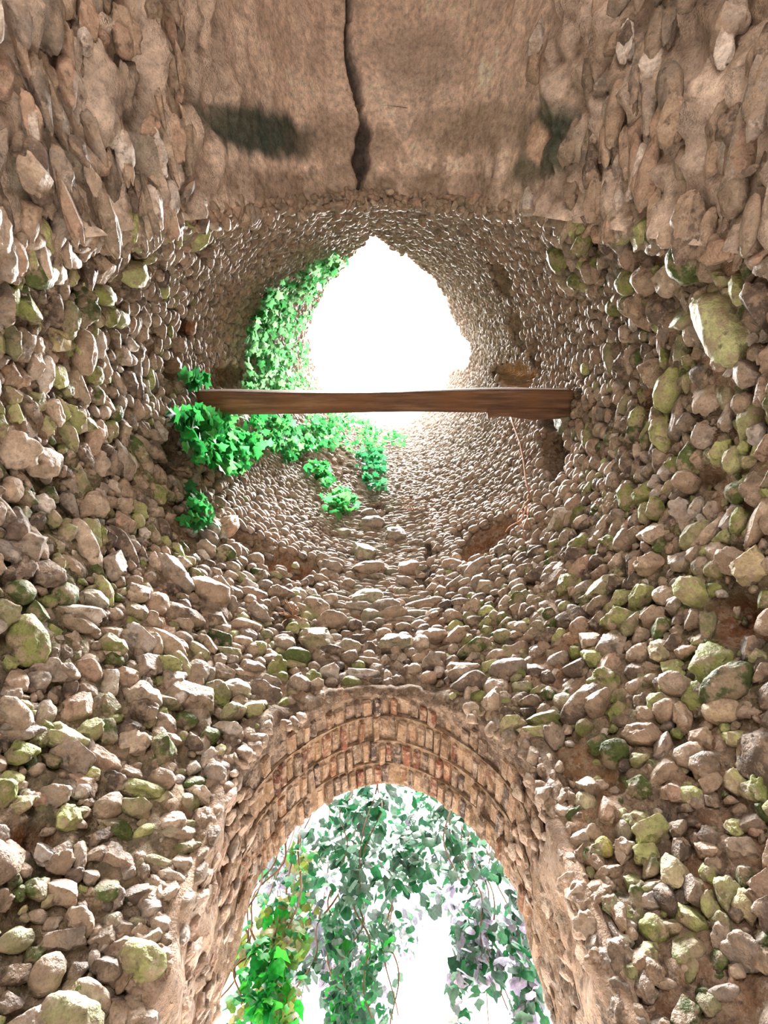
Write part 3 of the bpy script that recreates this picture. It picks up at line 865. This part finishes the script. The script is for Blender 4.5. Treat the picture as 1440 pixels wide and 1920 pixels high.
# ------------------------------------------------------------------ doorway: reveal, arch orders of thin bricks
def build_door():
    root = empty('door_1', (0, 1.6, 0))
    tag(root, 'pointed doorway arch of thin stepped bricks in the far wall', 'doorway', kind='structure')
    def strip(name, off, y0f, y1, amp, colf, seed, ny=14):
        c = door_curve(off, 70, 0, 90)
        n = len(c)
        x, zc = c[:, 0], c[:, 1]
        y0 = np.array([y0f(v) for v in x])
        s = np.linspace(0, 1, ny)
        X = np.repeat(x, ny); Z = np.repeat(zc, ny); Y = (y0[:, None] + (y1 - y0)[:, None] * s).ravel()
        conv = off * (1 - smooth(DOOR_SPRING - .15, DOOR_SPRING + .25, Z)) 
        X = X - np.sign(X) * conv
        P = np.stack([X, Y, Z], 1)
        amp = amp * (1 + .7 * (1 - smooth(DOOR_SPRING - .1, DOOR_SPRING + .25, Z)))
        nrm = np.stack([-np.repeat(c[:, 2], ny), 0 * X, -np.repeat(c[:, 3], ny)], 1)
        P2 = P + nrm * (amp * fbm(P, 9, 31, 4))[:, None]
        col = colf(P2)
        V = list(P2); Fc = list(map(tuple, grid_faces(n, ny)))
        # back plate: step up to the masonry above, gives the strip its body
        base = len(V)
        cv = off * (1 - smooth(DOOR_SPRING - .15, DOOR_SPRING + .25, zc))
        B = np.stack([x - np.sign(x) * cv + c[:, 2] * .10, np.full(n, y1), zc + c[:, 3] * .10], 1)
        V = np.concatenate([P2, B, ]); col = np.concatenate([col, colf(B)])
        last = np.arange(n) * ny + ny - 1; bb = base + np.arange(n)
        f2 = np.stack([last[:-1], last[1:], bb[1:], bb[:-1]], 1)
        first = np.arange(n) * ny
        Fa = np.concatenate([grid_faces(n, ny), f2])
        if name == 'plaster_band':                       # rough front face lapping onto the wall
            prev = first
            for k, w_ in enumerate((.03, .065, .10)):
                w_ = w_ * (.72 + .28 * smooth(DOOR_SPRING - .2, DOOR_SPRING + .3, zc))
                fx_ = x - np.sign(x) * cv + c[:, 2] * w_; fz = zc + c[:, 3] * w_
                yy = CY + np.sqrt(R * R - fx_ * fx_) - (.030, .022, -.03)[k]
                Q = np.stack([fx_, yy, fz], 1); Q[:, 1] -= .016 * fbm(Q, 14, 66, 3)
                cur_ = len(V) + np.arange(n)
                V = np.concatenate([V, Q]); col = np.concatenate([col, colf(Q) * .85 + .15 * np.array([.4, .3, .22])])
                Fa = np.concatenate([Fa, np.stack([cur_[:-1], cur_[1:], prev[1:], prev[:-1]], 1)]); prev = cur_
        o = link(name, mesh_np(name, V, Fa, MAT_MORTAR, True, np.clip(col, .02, .9)), root)
        o.matrix_parent_inverse = Matrix.Translation((0, -1.6, 0))
        return o
    wally = lambda x: CY + math.sqrt(R * R - x * x) - .005
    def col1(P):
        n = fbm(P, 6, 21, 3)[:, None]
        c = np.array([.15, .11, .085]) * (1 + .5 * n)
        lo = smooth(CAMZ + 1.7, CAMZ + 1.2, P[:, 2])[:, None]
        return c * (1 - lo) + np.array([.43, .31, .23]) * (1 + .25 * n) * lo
    def col2(P):
        n = fbm(P, 6, 22, 3)[:, None]
        return np.array([.21, .14, .088]) * (1 + .4 * n)
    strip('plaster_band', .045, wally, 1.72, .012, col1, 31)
    strip('outer_order', .028, lambda x: 1.70, 1.85, .010, col2, 32)
    strip('middle_order', .014, lambda x: 1.83, 1.97, .010, col2, 33)
    strip('inner_order', .0, lambda x: 1.95, DOOR_Y, .010, col2, 34)
    # faces of the steps
    def ring_face(y, o0, o1, seed):
        a = door_curve(o0, 70, DOOR_SPRING - .02, 3); b = door_curve(o1, 70, DOOR_SPRING - .02, 3); n = len(a)
        V = np.concatenate([np.stack([a[:, 0], np.full(n, y), a[:, 1]], 1), np.stack([b[:, 0], np.full(n, y), b[:, 1]], 1)])
        i = np.arange(n - 1)
        Fc = np.stack([i, i + 1, n + i + 1, n + i], 1)
        o = link('step_face', mesh_np('step_face', V, Fc, MAT_MORTAR, True, np.clip(col2(V), .02, .9)), root)
        o.matrix_parent_inverse = Matrix.Translation((0, -1.6, 0))
    ring_face(1.70, .055, .024, 1); ring_face(1.83, .038, .010, 2); ring_face(1.95, .024, -.004, 3)
    # bricks
    bm_variants = []
    for k in range(5):
        g = np.random.default_rng(900 + k)
        v = np.array([(x, y, zz) for x in (-.5, .5) for y in (-.5, .5) for zz in (-.5, .5)])
        # chamfered box: 24 vertices
        vv, ff = [], []
        import itertools
        ch = .12
        idx = {}
        for sx, sy, sz in itertools.product((-1, 1), repeat=3):
            for ax in range(3):
                p = np.array([sx, sy, sz]) * .5
                q = p.copy()
                for a_ in range(3):
                    if a_ != ax: q[a_] -= np.sign(q[a_]) * ch * g.uniform(.4, 1.5)
                idx[(sx, sy, sz, ax)] = len(vv); vv.append(q)
        for ax in range(3):
            o1, o2 = [a_ for a_ in range(3) if a_ != ax]
            for s in (-1, 1):
                quad = []
                for (u, w_) in ((-1, -1), (1, -1), (1, 1), (-1, 1)):
                    sg = [0, 0, 0]; sg[ax] = s; sg[o1] = u; sg[o2] = w_
                    quad.append(idx[(*sg, ax)])
                ff.append(tuple(quad))
        for sg in itertools.product((-1, 1), repeat=3):
            ff.append(tuple(idx[(*sg, ax)] for ax in range(3)))
        for ax in range(3):
            o1, o2 = [a_ for a_ in range(3) if a_ != ax]
            for u, w_ in itertools.product((-1, 1), repeat=2):
                sa = [0, 0, 0]; sb = [0, 0, 0]
                sa[o1] = sb[o1] = u; sa[o2] = sb[o2] = w_; sa[ax] = -1; sb[ax] = 1
                ff.append((idx[(*sa, o1)], idx[(*sb, o1)], idx[(*sb, o2)], idx[(*sa, o2)]))
        me = mesh_np('brick', np.array(vv), ff, MAT_BRICK, False)
        me2 = me
        import bmesh
        b = bmesh.new(); b.from_mesh(me); bmesh.ops.recalc_face_normals(b, faces=b.faces); b.to_mesh(me); b.free()
        bm_variants.append(me)
    pal = [(.40, .255, .155), (.34, .22, .14), (.44, .30, .20), (.31, .16, .095), (.26, .11, .07), (.19, .13, .10), (.42, .28, .19), (.13, .095, .085), (.36, .24, .16), (.24, .17, .125)]
    for off, yc, wy, pitch in ((.045, 1.66, .10, .050), (.028, 1.775, .135, .047), (.014, 1.905, .12, .044), (.0, 2.02, .115, .041)):
        c = door_curve(off, 300, CAMZ + .75, 60)
        seg = np.linalg.norm(np.diff(c[:, :2], axis=0), axis=1); L = np.concatenate([[0], np.cumsum(seg)])
        s = .02
        while s < L[-1] - .02:
            wd = pitch * RNG.uniform(.75, 1.25)
            j = min(np.searchsorted(L, s + wd / 2), len(c) - 1)
            x, zc, nx, nz = c[j]
            if zc > CAMZ + 1.45 + RNG.normal() * .08 and RNG.random() > .10:
                o = bpy.data.objects.new('brick', bm_variants[int(RNG.integers(5))])
                COL.objects.link(o); o.parent = root
                o.matrix_parent_inverse = Matrix.Translation((0, -1.6, 0))
                Nn = Vector((nx + RNG.normal() * .05, RNG.normal() * .04, nz + RNG.normal() * .05)).normalized(); Ty = Vector((RNG.normal() * .03, 1, RNG.normal() * .03)).normalized(); Tx = Ty.cross(Nn).normalized(); Ty = Nn.cross(Tx)
                M = Matrix((Tx * (wd - .010), Ty * wy * RNG.uniform(.85, 1.05), Nn * .085)).transposed().to_4x4()
                pr = RNG.uniform(.005, .024)
                M.translation = Vector((x, yc + RNG.normal() * .006, zc)) + Nn * (.0425 - pr)
                o.matrix_basis = M
                cc = np.array(pal[int(RNG.integers(len(pal)))]) * RNG.uniform(.45, .85)
                o.color = (*[float(q) for q in cc], 1)
            s += wd
    return root
door = build_door()

# ------------------------------------------------------------------ timber beam across the shaft
def build_beam():
    z = CAMZ + 4.0
    yb = 0.30
    P0 = EYE + ray(322, 748) * 3.95; P1 = EYE + ray(1030, 756) * 3.95
    L = (P1[0] - P0[0]) + .30
    n, m = 90, 28
    V = []
    for i in range(n):
        s = i / (n - 1); x = (s - .5) * L
        hw, hh = .082 + .006 * math.sin(s * 9) - .008 * s, .075 + .005 * math.sin(s * 14 + 1)
        for k in range(m):
            a = 2 * math.pi * k / m
            c, d = math.cos(a), math.sin(a)
            e = .28
            y = hw * math.copysign(abs(c) ** e, c); zz = hh * math.copysign(abs(d) ** e, d)
            V.append((x, y + .008 * math.sin(s * 5), zz + .012 * math.sin(s * 3.2)))
    V = np.array(V)
    q = V * np.array([1.0, 14, 14])
    nn = fbm(q, 1.3, 5, 3)
    r = np.sqrt(V[:, 1] ** 2 + V[:, 2] ** 2)
    V[:, 1] += V[:, 1] / r * nn * .007; V[:, 2] += V[:, 2] / r * nn * .007
    Fc = [(i * m + k, i * m + (k + 1) % m, (i + 1) * m + (k + 1) % m, (i + 1) * m + k) for i in range(n - 1) for k in range(m)]
    Fc += [tuple(range(m))[::-1], tuple((n - 1) * m + k for k in range(m))]
    root = empty('timber_beam', tuple((P0 + P1) / 2))
    tag(root, 'weathered brown timber beam spanning the shaft below the open sky', 'beam')
    o = link('beam', mesh_np('beam', V, Fc, MAT_WOOD, True), root)
    o.rotation_euler = (math.radians(4), math.atan2(-(P1[2] - P0[2]), L), 0)
    # split-off plank under the right end
    V2 = []
    n2 = 24
    for i in range(n2):
        s = i / (n2 - 1); x = L * .5 - .62 + .60 * s
        for (y, zz) in ((.05, -.10), (.115 - .012 * math.sin(s * 8), -.10), (.118 - .01 * math.sin(s * 6), -.05), (.05, -.05)):
            V2.append((x, y, zz + .006 * math.sin(s * 11 + y * 30)))
    F2 = [(i * 4 + k, i * 4 + (k + 1) % 4, (i + 1) * 4 + (k + 1) % 4, (i + 1) * 4 + k) for i in range(n2 - 1) for k in range(4)] + [(3, 2, 1, 0), tuple((n2 - 1) * 4 + k for k in range(4))]
    p = link('split_plank', mesh_np('split_plank', np.array(V2), F2, MAT_WOOD, False), root)
    tag(p, 'split-off strip under the right end')
    return root
beam = build_beam()

# ------------------------------------------------------------------ leaves
def leaf_geo(kind, seed):
    g = np.random.default_rng(seed)
    if kind == 'ivy':
        out = [(0, -.02), (.20, -.13), (.46, .02), (.34, .22), (.50, .46), (.22, .52), (.0, .95), (-.22, .52), (-.50, .46), (-.34, .22), (-.46, .02), (-.20, -.13)]
    elif kind == 'ovate':
        out = [(0, -.05), (.26, .04), (.40, .26), (.36, .52), (.18, .78), (0, 1.05), (-.18, .78), (-.36, .52), (-.40, .26), (-.26, .04)]
    else:
        out = [(0, 0), (.34, -.10), (.52, .18), (.46, .55), (.22, .80), (0, .84), (-.22, .80), (-.46, .55), (-.52, .18), (-.34, -.10)]
    out = np.array(out) * g.uniform(.88, 1.12, (len(out), 2))
    c = np.array([[0, .3]])
    pts = np.concatenate([out, c])
    z = -.35 * pts[:, 0] ** 2 - .22 * (pts[:, 1] - .2) ** 2 + g.normal(size=len(pts)) * .03
    z[-1] = .02
    V = np.column_stack([pts, z]); n = len(out)
    return V, np.array([(k, (k + 1) % n, n) for k in range(n)])
LEAF = {(k, i): leaf_geo(k, 50 + i) for k in ('ivy', 'ovate', 'round') for i in range(4)}
LEAF_ME = {}
def leaf_mesh(key):
    if key not in LEAF_ME:
        LEAF_ME[key] = mesh_np('leaf', *LEAF[key], MAT_LEAF, True)
    return LEAF_ME[key]

def leaf_matrix(P, N, tipdir, size):
    N = N / np.linalg.norm(N)
    Yv = tipdir - N * (tipdir @ N)
    if np.linalg.norm(Yv) < 1e-3: Yv = np.array([1.0, 0, 0]) - N * N[0]
    Yv /= np.linalg.norm(Yv); X = np.cross(Yv, N)
    M = np.eye(4); M[:3, 0] = X * size; M[:3, 1] = Yv * size; M[:3, 2] = N * size; M[:3, 3] = P
    return M

def emit_leaves(root, leaves):
    """leaves: list of (key, M, colour); the 300 that show largest become parts"""
    P = np.array([l[1][:3, 3] for l in leaves]); sz = np.array([np.linalg.norm(l[1][:3, 1]) for l in leaves])
    px, py, dp = project(P)
    vis = (px > -20) & (px < 1460) & (py > -20) & (py < 1940)
    order = np.argsort(-(sz / dp) * vis)
    inv = Matrix.Translation(root.location).inverted()
    for k in order[:300]:
        key, M, col = leaves[k]
        o = bpy.data.objects.new('leaf', leaf_mesh(key)); COL.objects.link(o); o.parent = root
        o.matrix_parent_inverse = inv
        o.matrix_basis = Matrix(M.tolist()); o.color = (*[float(c) for c in col], 1)
    rest = order[300:]
    if len(rest):
        Vs, Fs, Cs, n = [], [], [], 0
        for k in rest:
            key, M, col = leaves[k]; v, f = LEAF[key]
            Vs.append(v @ M[:3, :3].T + M[:3, 3]); Fs.append(f + n); n += len(v); Cs.append(np.tile(col, (len(v), 1)))
        o = link('foliage', mesh_np('foliage', np.concatenate(Vs), np.concatenate(Fs), MAT_LEAVES, True, np.concatenate(Cs)), root)
        o.matrix_parent_inverse = inv
        tag(o, kind='stuff')

def emit_stems(root, paths, rad=.006, mat=None, name='stem'):
    inv = Matrix.Translation(root.location).inverted()
    for p in paths:
        V, Fc = tube(p, np.linspace(rad, rad * .5, len(p)), 5)
        o = link(name, mesh_np(name, V, Fc, mat or MAT_STEM, True), root)
        o.matrix_parent_inverse = inv

IVY = [(.03, .20, .05), (.05, .28, .07), (.07, .34, .10), (.02, .13, .035), (.10, .34, .09)]
def ivy_on_wall(label, poly, count, size, seed, group=None, out=(.03, .16), pal=IVY, stems=4, bright=1.0):
    g = np.random.default_rng(seed)
    poly = np.array(poly, float)
    lo, hi = poly.min(0), poly.max(0)
    pts = []
    # clustered sampling so the sheet has tufts and gaps
    cents = []
    while len(cents) < max(5, count // 14):
        p = g.uniform(lo, hi)
        if in_poly(p[0], p[1], poly): cents.append(p)
    spread = math.sqrt((hi - lo).prod() / len(cents)) * .36
    while len(pts) < count:
        p = cents[int(g.integers(len(cents)))] + g.normal(size=2) * spread
        if in_poly(p[0], p[1], poly): pts.append(p)
    ps = [hit(p[0], p[1], R - g.uniform(*out)) for p in pts]
    P = np.array(ps)
    top = P[np.argmax(P[:, 2])]
    root = empty('ivy', tuple(top))
    tag(root, label, 'ivy', group)
    leaves = []
    for q in P:
        th = theta_of(q); N = np.array([-math.sin(th), -math.cos(th), 0])
        n = N * .55 + np.array([0, 0, .75]) + g.normal(size=3) * .45
        tip = N * .45 + np.array([0, 0, -1.0]) + g.normal(size=3) * .5
        c = np.array(pal[int(g.integers(len(pal)))]) * g.uniform(.7, 1.3) * bright
        leaves.append((('ivy', int(g.integers(4))), leaf_matrix(q, n, tip, size * g.uniform(.65, 1.25)), c))
    emit_leaves(root, leaves)
    paths = []
    for _ in range(stems):
        a = P[int(g.integers(len(P)))]; d = np.linalg.norm(P - a, axis=1); b = P[int(np.argsort(d)[min(len(P) - 1, len(P) // 2)])]
        t = np.linspace(0, 1, 12)[:, None]
        path = a * (1 - t) + b * t + g.normal(size=(12, 3)) * .012
        ang = np.arctan2(path[:, 0], path[:, 1] - CY)
        path[:, 0] = (R - .04) * np.sin(ang); path[:, 1] = CY + (R - .04) * np.cos(ang)
        paths.append(path)
    emit_stems(root, paths, .008)
    return root
ivy_on_wall('tall sheet of small-leaved ivy on the left of the sky opening, above the beam',
            [(684, 448), (640, 470), (560, 500), (492, 560), (456, 640), (452, 735), (600, 735), (580, 670), (572, 622), (597, 560), (636, 505), (682, 462)], 1100, .08, 1, out=(.02, .22), stems=10,
            pal=[(.06, .24, .07), (.10, .32, .11), (.14, .38, .15), (.04, .18, .05), (.18, .38, .16), (.22, .40, .2)])
ivy_on_wall('thick bright green ivy hanging under the left end of the beam',
            [(326, 772), (500, 768), (496, 815), (482, 862), (442, 896), (400, 872), (372, 890), (345, 835)], 520, .088, 2, out=(.05, .30), stems=6,
            pal=[(.02, .20, .04), (.04, .30, .06), (.06, .38, .09), (.015, .12, .03), (.10, .40, .10)])
ivy_on_wall('straggling ivy below the beam, left of the lower tip of the sky',
            [(498, 770), (676, 770), (722, 808), (766, 814), (764, 836), (724, 842), (690, 862), (640, 838), (560, 850), (520, 880), (500, 830)], 800, .085, 3, out=(.03, .2), stems=6)
ivy_on_wall('short ivy trail dropping beside the strip of flat slabs, below the straggling ivy', [(655, 838), (722, 838), (722, 918), (690, 915), (668, 880)], 190, .085, 4, stems=3,
            pal=[(.02, .15, .05), (.03, .20, .07), (.06, .2, .09)])
ivy_on_wall('small ivy clump alone on the pale cobbles, topmost of the two by the slab strip', [(568, 868), (618, 866), (628, 905), (600, 915), (572, 890)], 60, .10, 5, stems=2)
ivy_on_wall('small ivy clump just above the upper end of the slab strip, with bare twigs', [(600, 930), (668, 915), (668, 950), (640, 972), (592, 950)], 80, .09, 6, stems=3)
ivy_on_wall('lowest ivy sprig of rounded leaves hanging at the left above a pink stone', [(352, 900), (380, 900), (378, 935), (428, 975), (384, 992), (325, 980), (350, 950)], 44, .085, 7, stems=2, out=(.03, .10))
ivy_on_wall('tiny ivy tuft growing above the left end of the beam', [(350, 702), (386, 700), (390, 724), (352, 726)], 16, .11, 8, stems=1, out=(.03, .12))

# ------------------------------------------------------------------ creepers hanging outside the doorway
def creeper(label, y, poly, count, size, seed, pal, kinds=('ovate', 'round'), hang=6, group=None, ys=.25):
    g = np.random.default_rng(seed)
    poly = np.array(poly, float); lo, hi = poly.min(0), poly.max(0)
    def at(px, py, yy):
        d = ray(px, py); return EYE + d * (yy / d[1])
    # hanging strands
    strands = []
    for _ in range(hang):
        px = g.uniform(lo[0], hi[0]); yy = y + g.uniform(-ys, ys)
        a = at(px, lo[1] - 15, yy); b = at(px + g.normal() * 20, g.uniform(lo[1] + .5 * (hi[1] - lo[1]), hi[1] + 20), yy)
        b[0] = a[0] + g.normal() * .08
        t = np.linspace(0, 1, 18)[:, None]
        p = a * (1 - t) + b * t; p[:, 0] += .03 * np.sin(t[:, 0] * g.uniform(5, 12) + g.uniform(0, 6)); p[:, 1] += .02 * np.sin(t[:, 0] * 8)
        strands.append(p)
    leaves = []
    cents = []
    while len(cents) < max(6, count // 16):
        p = g.uniform(lo, hi)
        if in_poly(p[0], p[1], poly): cents.append(p)
    spread = math.sqrt((hi - lo).prod() / len(cents)) * .42
    n = 0
    while n < count:
        p = cents[int(g.integers(len(cents)))] + g.normal(size=2) * spread * np.array([.8, 1.3])
        if not in_poly(p[0], p[1], poly) or any(in_poly(p[0], p[1], q) for q in GAPS): continue
        n += 1
        q = at(p[0], p[1], y + g.uniform(-ys, ys))
        nn = np.array([g.normal() * .7, -.6 + g.normal() * .5, .45 + g.normal() * .35])
        tip = np.array([g.normal() * .35, g.normal() * .35, -1.0])
        c = np.array(pal[int(g.integers(len(pal)))]) * g.uniform(.7, 1.35)
        leaves.append(((kinds[int(g.integers(len(kinds)))], int(g.integers(4))), leaf_matrix(q, nn, tip, size * g.uniform(.6, 1.3)), c))
    P = np.array([l[1][:3, 3] for l in leaves])
    root = empty('hanging_creeper', tuple(strands[0][0]))
    tag(root, label, 'creeper', group)
    emit_leaves(root, leaves)
    emit_stems(root, strands, .006)
    return root
G0 = None
G1 = [(.012, .085, .03), (.02, .12, .045), (.035, .13, .06), (.02, .07, .04)]
G2 = [(.07, .13, .09), (.09, .16, .12), (.05, .11, .08), (.12, .17, .15)]
G3 = [(.02, .26, .03), (.04, .32, .03), (.01, .18, .03)]
G4 = [(.13, .17, .03), (.17, .16, .06), (.08, .16, .03)]
G2_FRINGE = G2 + [(.22, .22, .27), (.30, .28, .36), (.16, .19, .19), (.45, .40, .56), (.40, .36, .50)]  # lilac tints put the purple lens fringing into the leaf colour
GAPS = [[(790, 1725), (830, 1690), (850, 1720), (838, 1800), (850, 1935), (735, 1935), (735, 1850), (775, 1790)], [(556, 1850), (600, 1835), (622, 1935), (560, 1935)], [(915, 1640), (955, 1650), (950, 1700), (910, 1690)]]
creeper('dense dark green creeper hanging across the crown of the doorway', 2.70, [(560, 1560), (640, 1490), (715, 1452), (800, 1475), (880, 1540), (950, 1620), (970, 1720), (860, 1640), (740, 1680), (600, 1720), (535, 1640)], 760, .062, 21, G1 + G2[:2], hang=12)
creeper('pale grey green creeper curtain with lilac fringing in its leaf colour in the middle of the doorway, behind the dark one', 3.40, [(480, 1600), (600, 1500), (720, 1440), (840, 1500), (960, 1640), (990, 1760), (880, 1790), (820, 1740), (770, 1800), (735, 1935), (560, 1935), (500, 1800)], 1700, .066, 22, G2_FRINGE + G1[:2], hang=12)
creeper('creeper strands hanging down the right jamb of the doorway', 3.0, [(870, 1560), (950, 1610), (1000, 1700), (1015, 1800), (1025, 1935), (960, 1935), (950, 1870), (890, 1935), (850, 1935), (835, 1760), (870, 1690)], 800, .066, 23, G2_FRINGE + G1, hang=10)
creeper('bright green leaves at the foot of the left jamb, in front of the creepers', 2.3, [(462, 1760), (500, 1755), (540, 1800), (548, 1850), (520, 1905), (480, 1900), (448, 1840)], 120, .062, 24, G3, kinds=('ivy', 'ovate'), hang=3, ys=.10)
creeper('olive and yellowing creeper along the left jamb of the doorway', 2.52, [(545, 1580), (610, 1580), (600, 1720), (570, 1800), (560, 1935), (430, 1935), (436, 1800), (480, 1660)], 560, .05, 25, G4 + G3[:1] + G1[:1], hang=14)
creeper('thin tall creeper in the lower middle of the doorway beside the white gap', 2.95, [(600, 1690), (700, 1680), (740, 1750), (700, 1850), (690, 1935), (610, 1935), (620, 1800)], 420, .055, 26, G1 + G3[:1] + G2[:1], hang=6)

# ------------------------------------------------------------------ small things
def hanging_root():
    pts = [(952, 768), (962, 795), (975, 830), (982, 865), (986, 900), (992, 925), (988, 950), (980, 970), (972, 988)]
    path = np.array([hit(x, y, R - .13) for x, y in pts])
    root = empty('hanging_root', tuple(path[0]))
    tag(root, 'thin pinkish dry root dangling down the right wall from the beam', 'root')
    emit_stems(root, [path], .010, MAT_ROOT, 'main_root')
    strands = []
    for (dx, dy, k) in ((-14, 40, 5), (-24, 58, 5), (-6, 62, 6), (-34, 28, 7), (4, 40, 6)):
        s = pts[k]
        strands.append(np.array([hit(s[0] + dx * t + 3 * math.sin(t * 7), s[1] + dy * t, R - .12 - .02 * math.sin(t * 3)) for t in np.linspace(0, 1, 8)]))
    emit_stems(root, strands, .006, MAT_ROOT, 'rootlet')
hanging_root()

def dry_fern(px, py, seed, label, n=16, ln=.16):
    g = np.random.default_rng(seed)
    P = hit(px, py, R - .02); th = theta_of(P); N = np.array([-math.sin(th), -math.cos(th), 0])
    root = empty('dry_fern', tuple(P)); tag(root, label, 'dead plant')
    paths = []
    for _ in range(n):
        d = N * .6 + np.array([g.normal() * .8, 0, g.normal() * .5 + .3]); d /= np.linalg.norm(d)
        t = np.linspace(0, 1, 7)[:, None]
        p = P + d * t * ln * g.uniform(.5, 1.1) + np.array([0, 0, -.07]) * t ** 2 + g.normal(size=(7, 3)) * .004
        paths.append(p)
    emit_stems(root, paths, .0035, plain('dry_fern_stalk', (.34, .19, .10)), 'frond')
dry_fern(548, 1158, 3, 'brown dried fern on the wall above the big green boulder')
dry_fern(775, 960, 4, 'tangle of bare dry twigs at the top right of the slab strip', 14, .22)
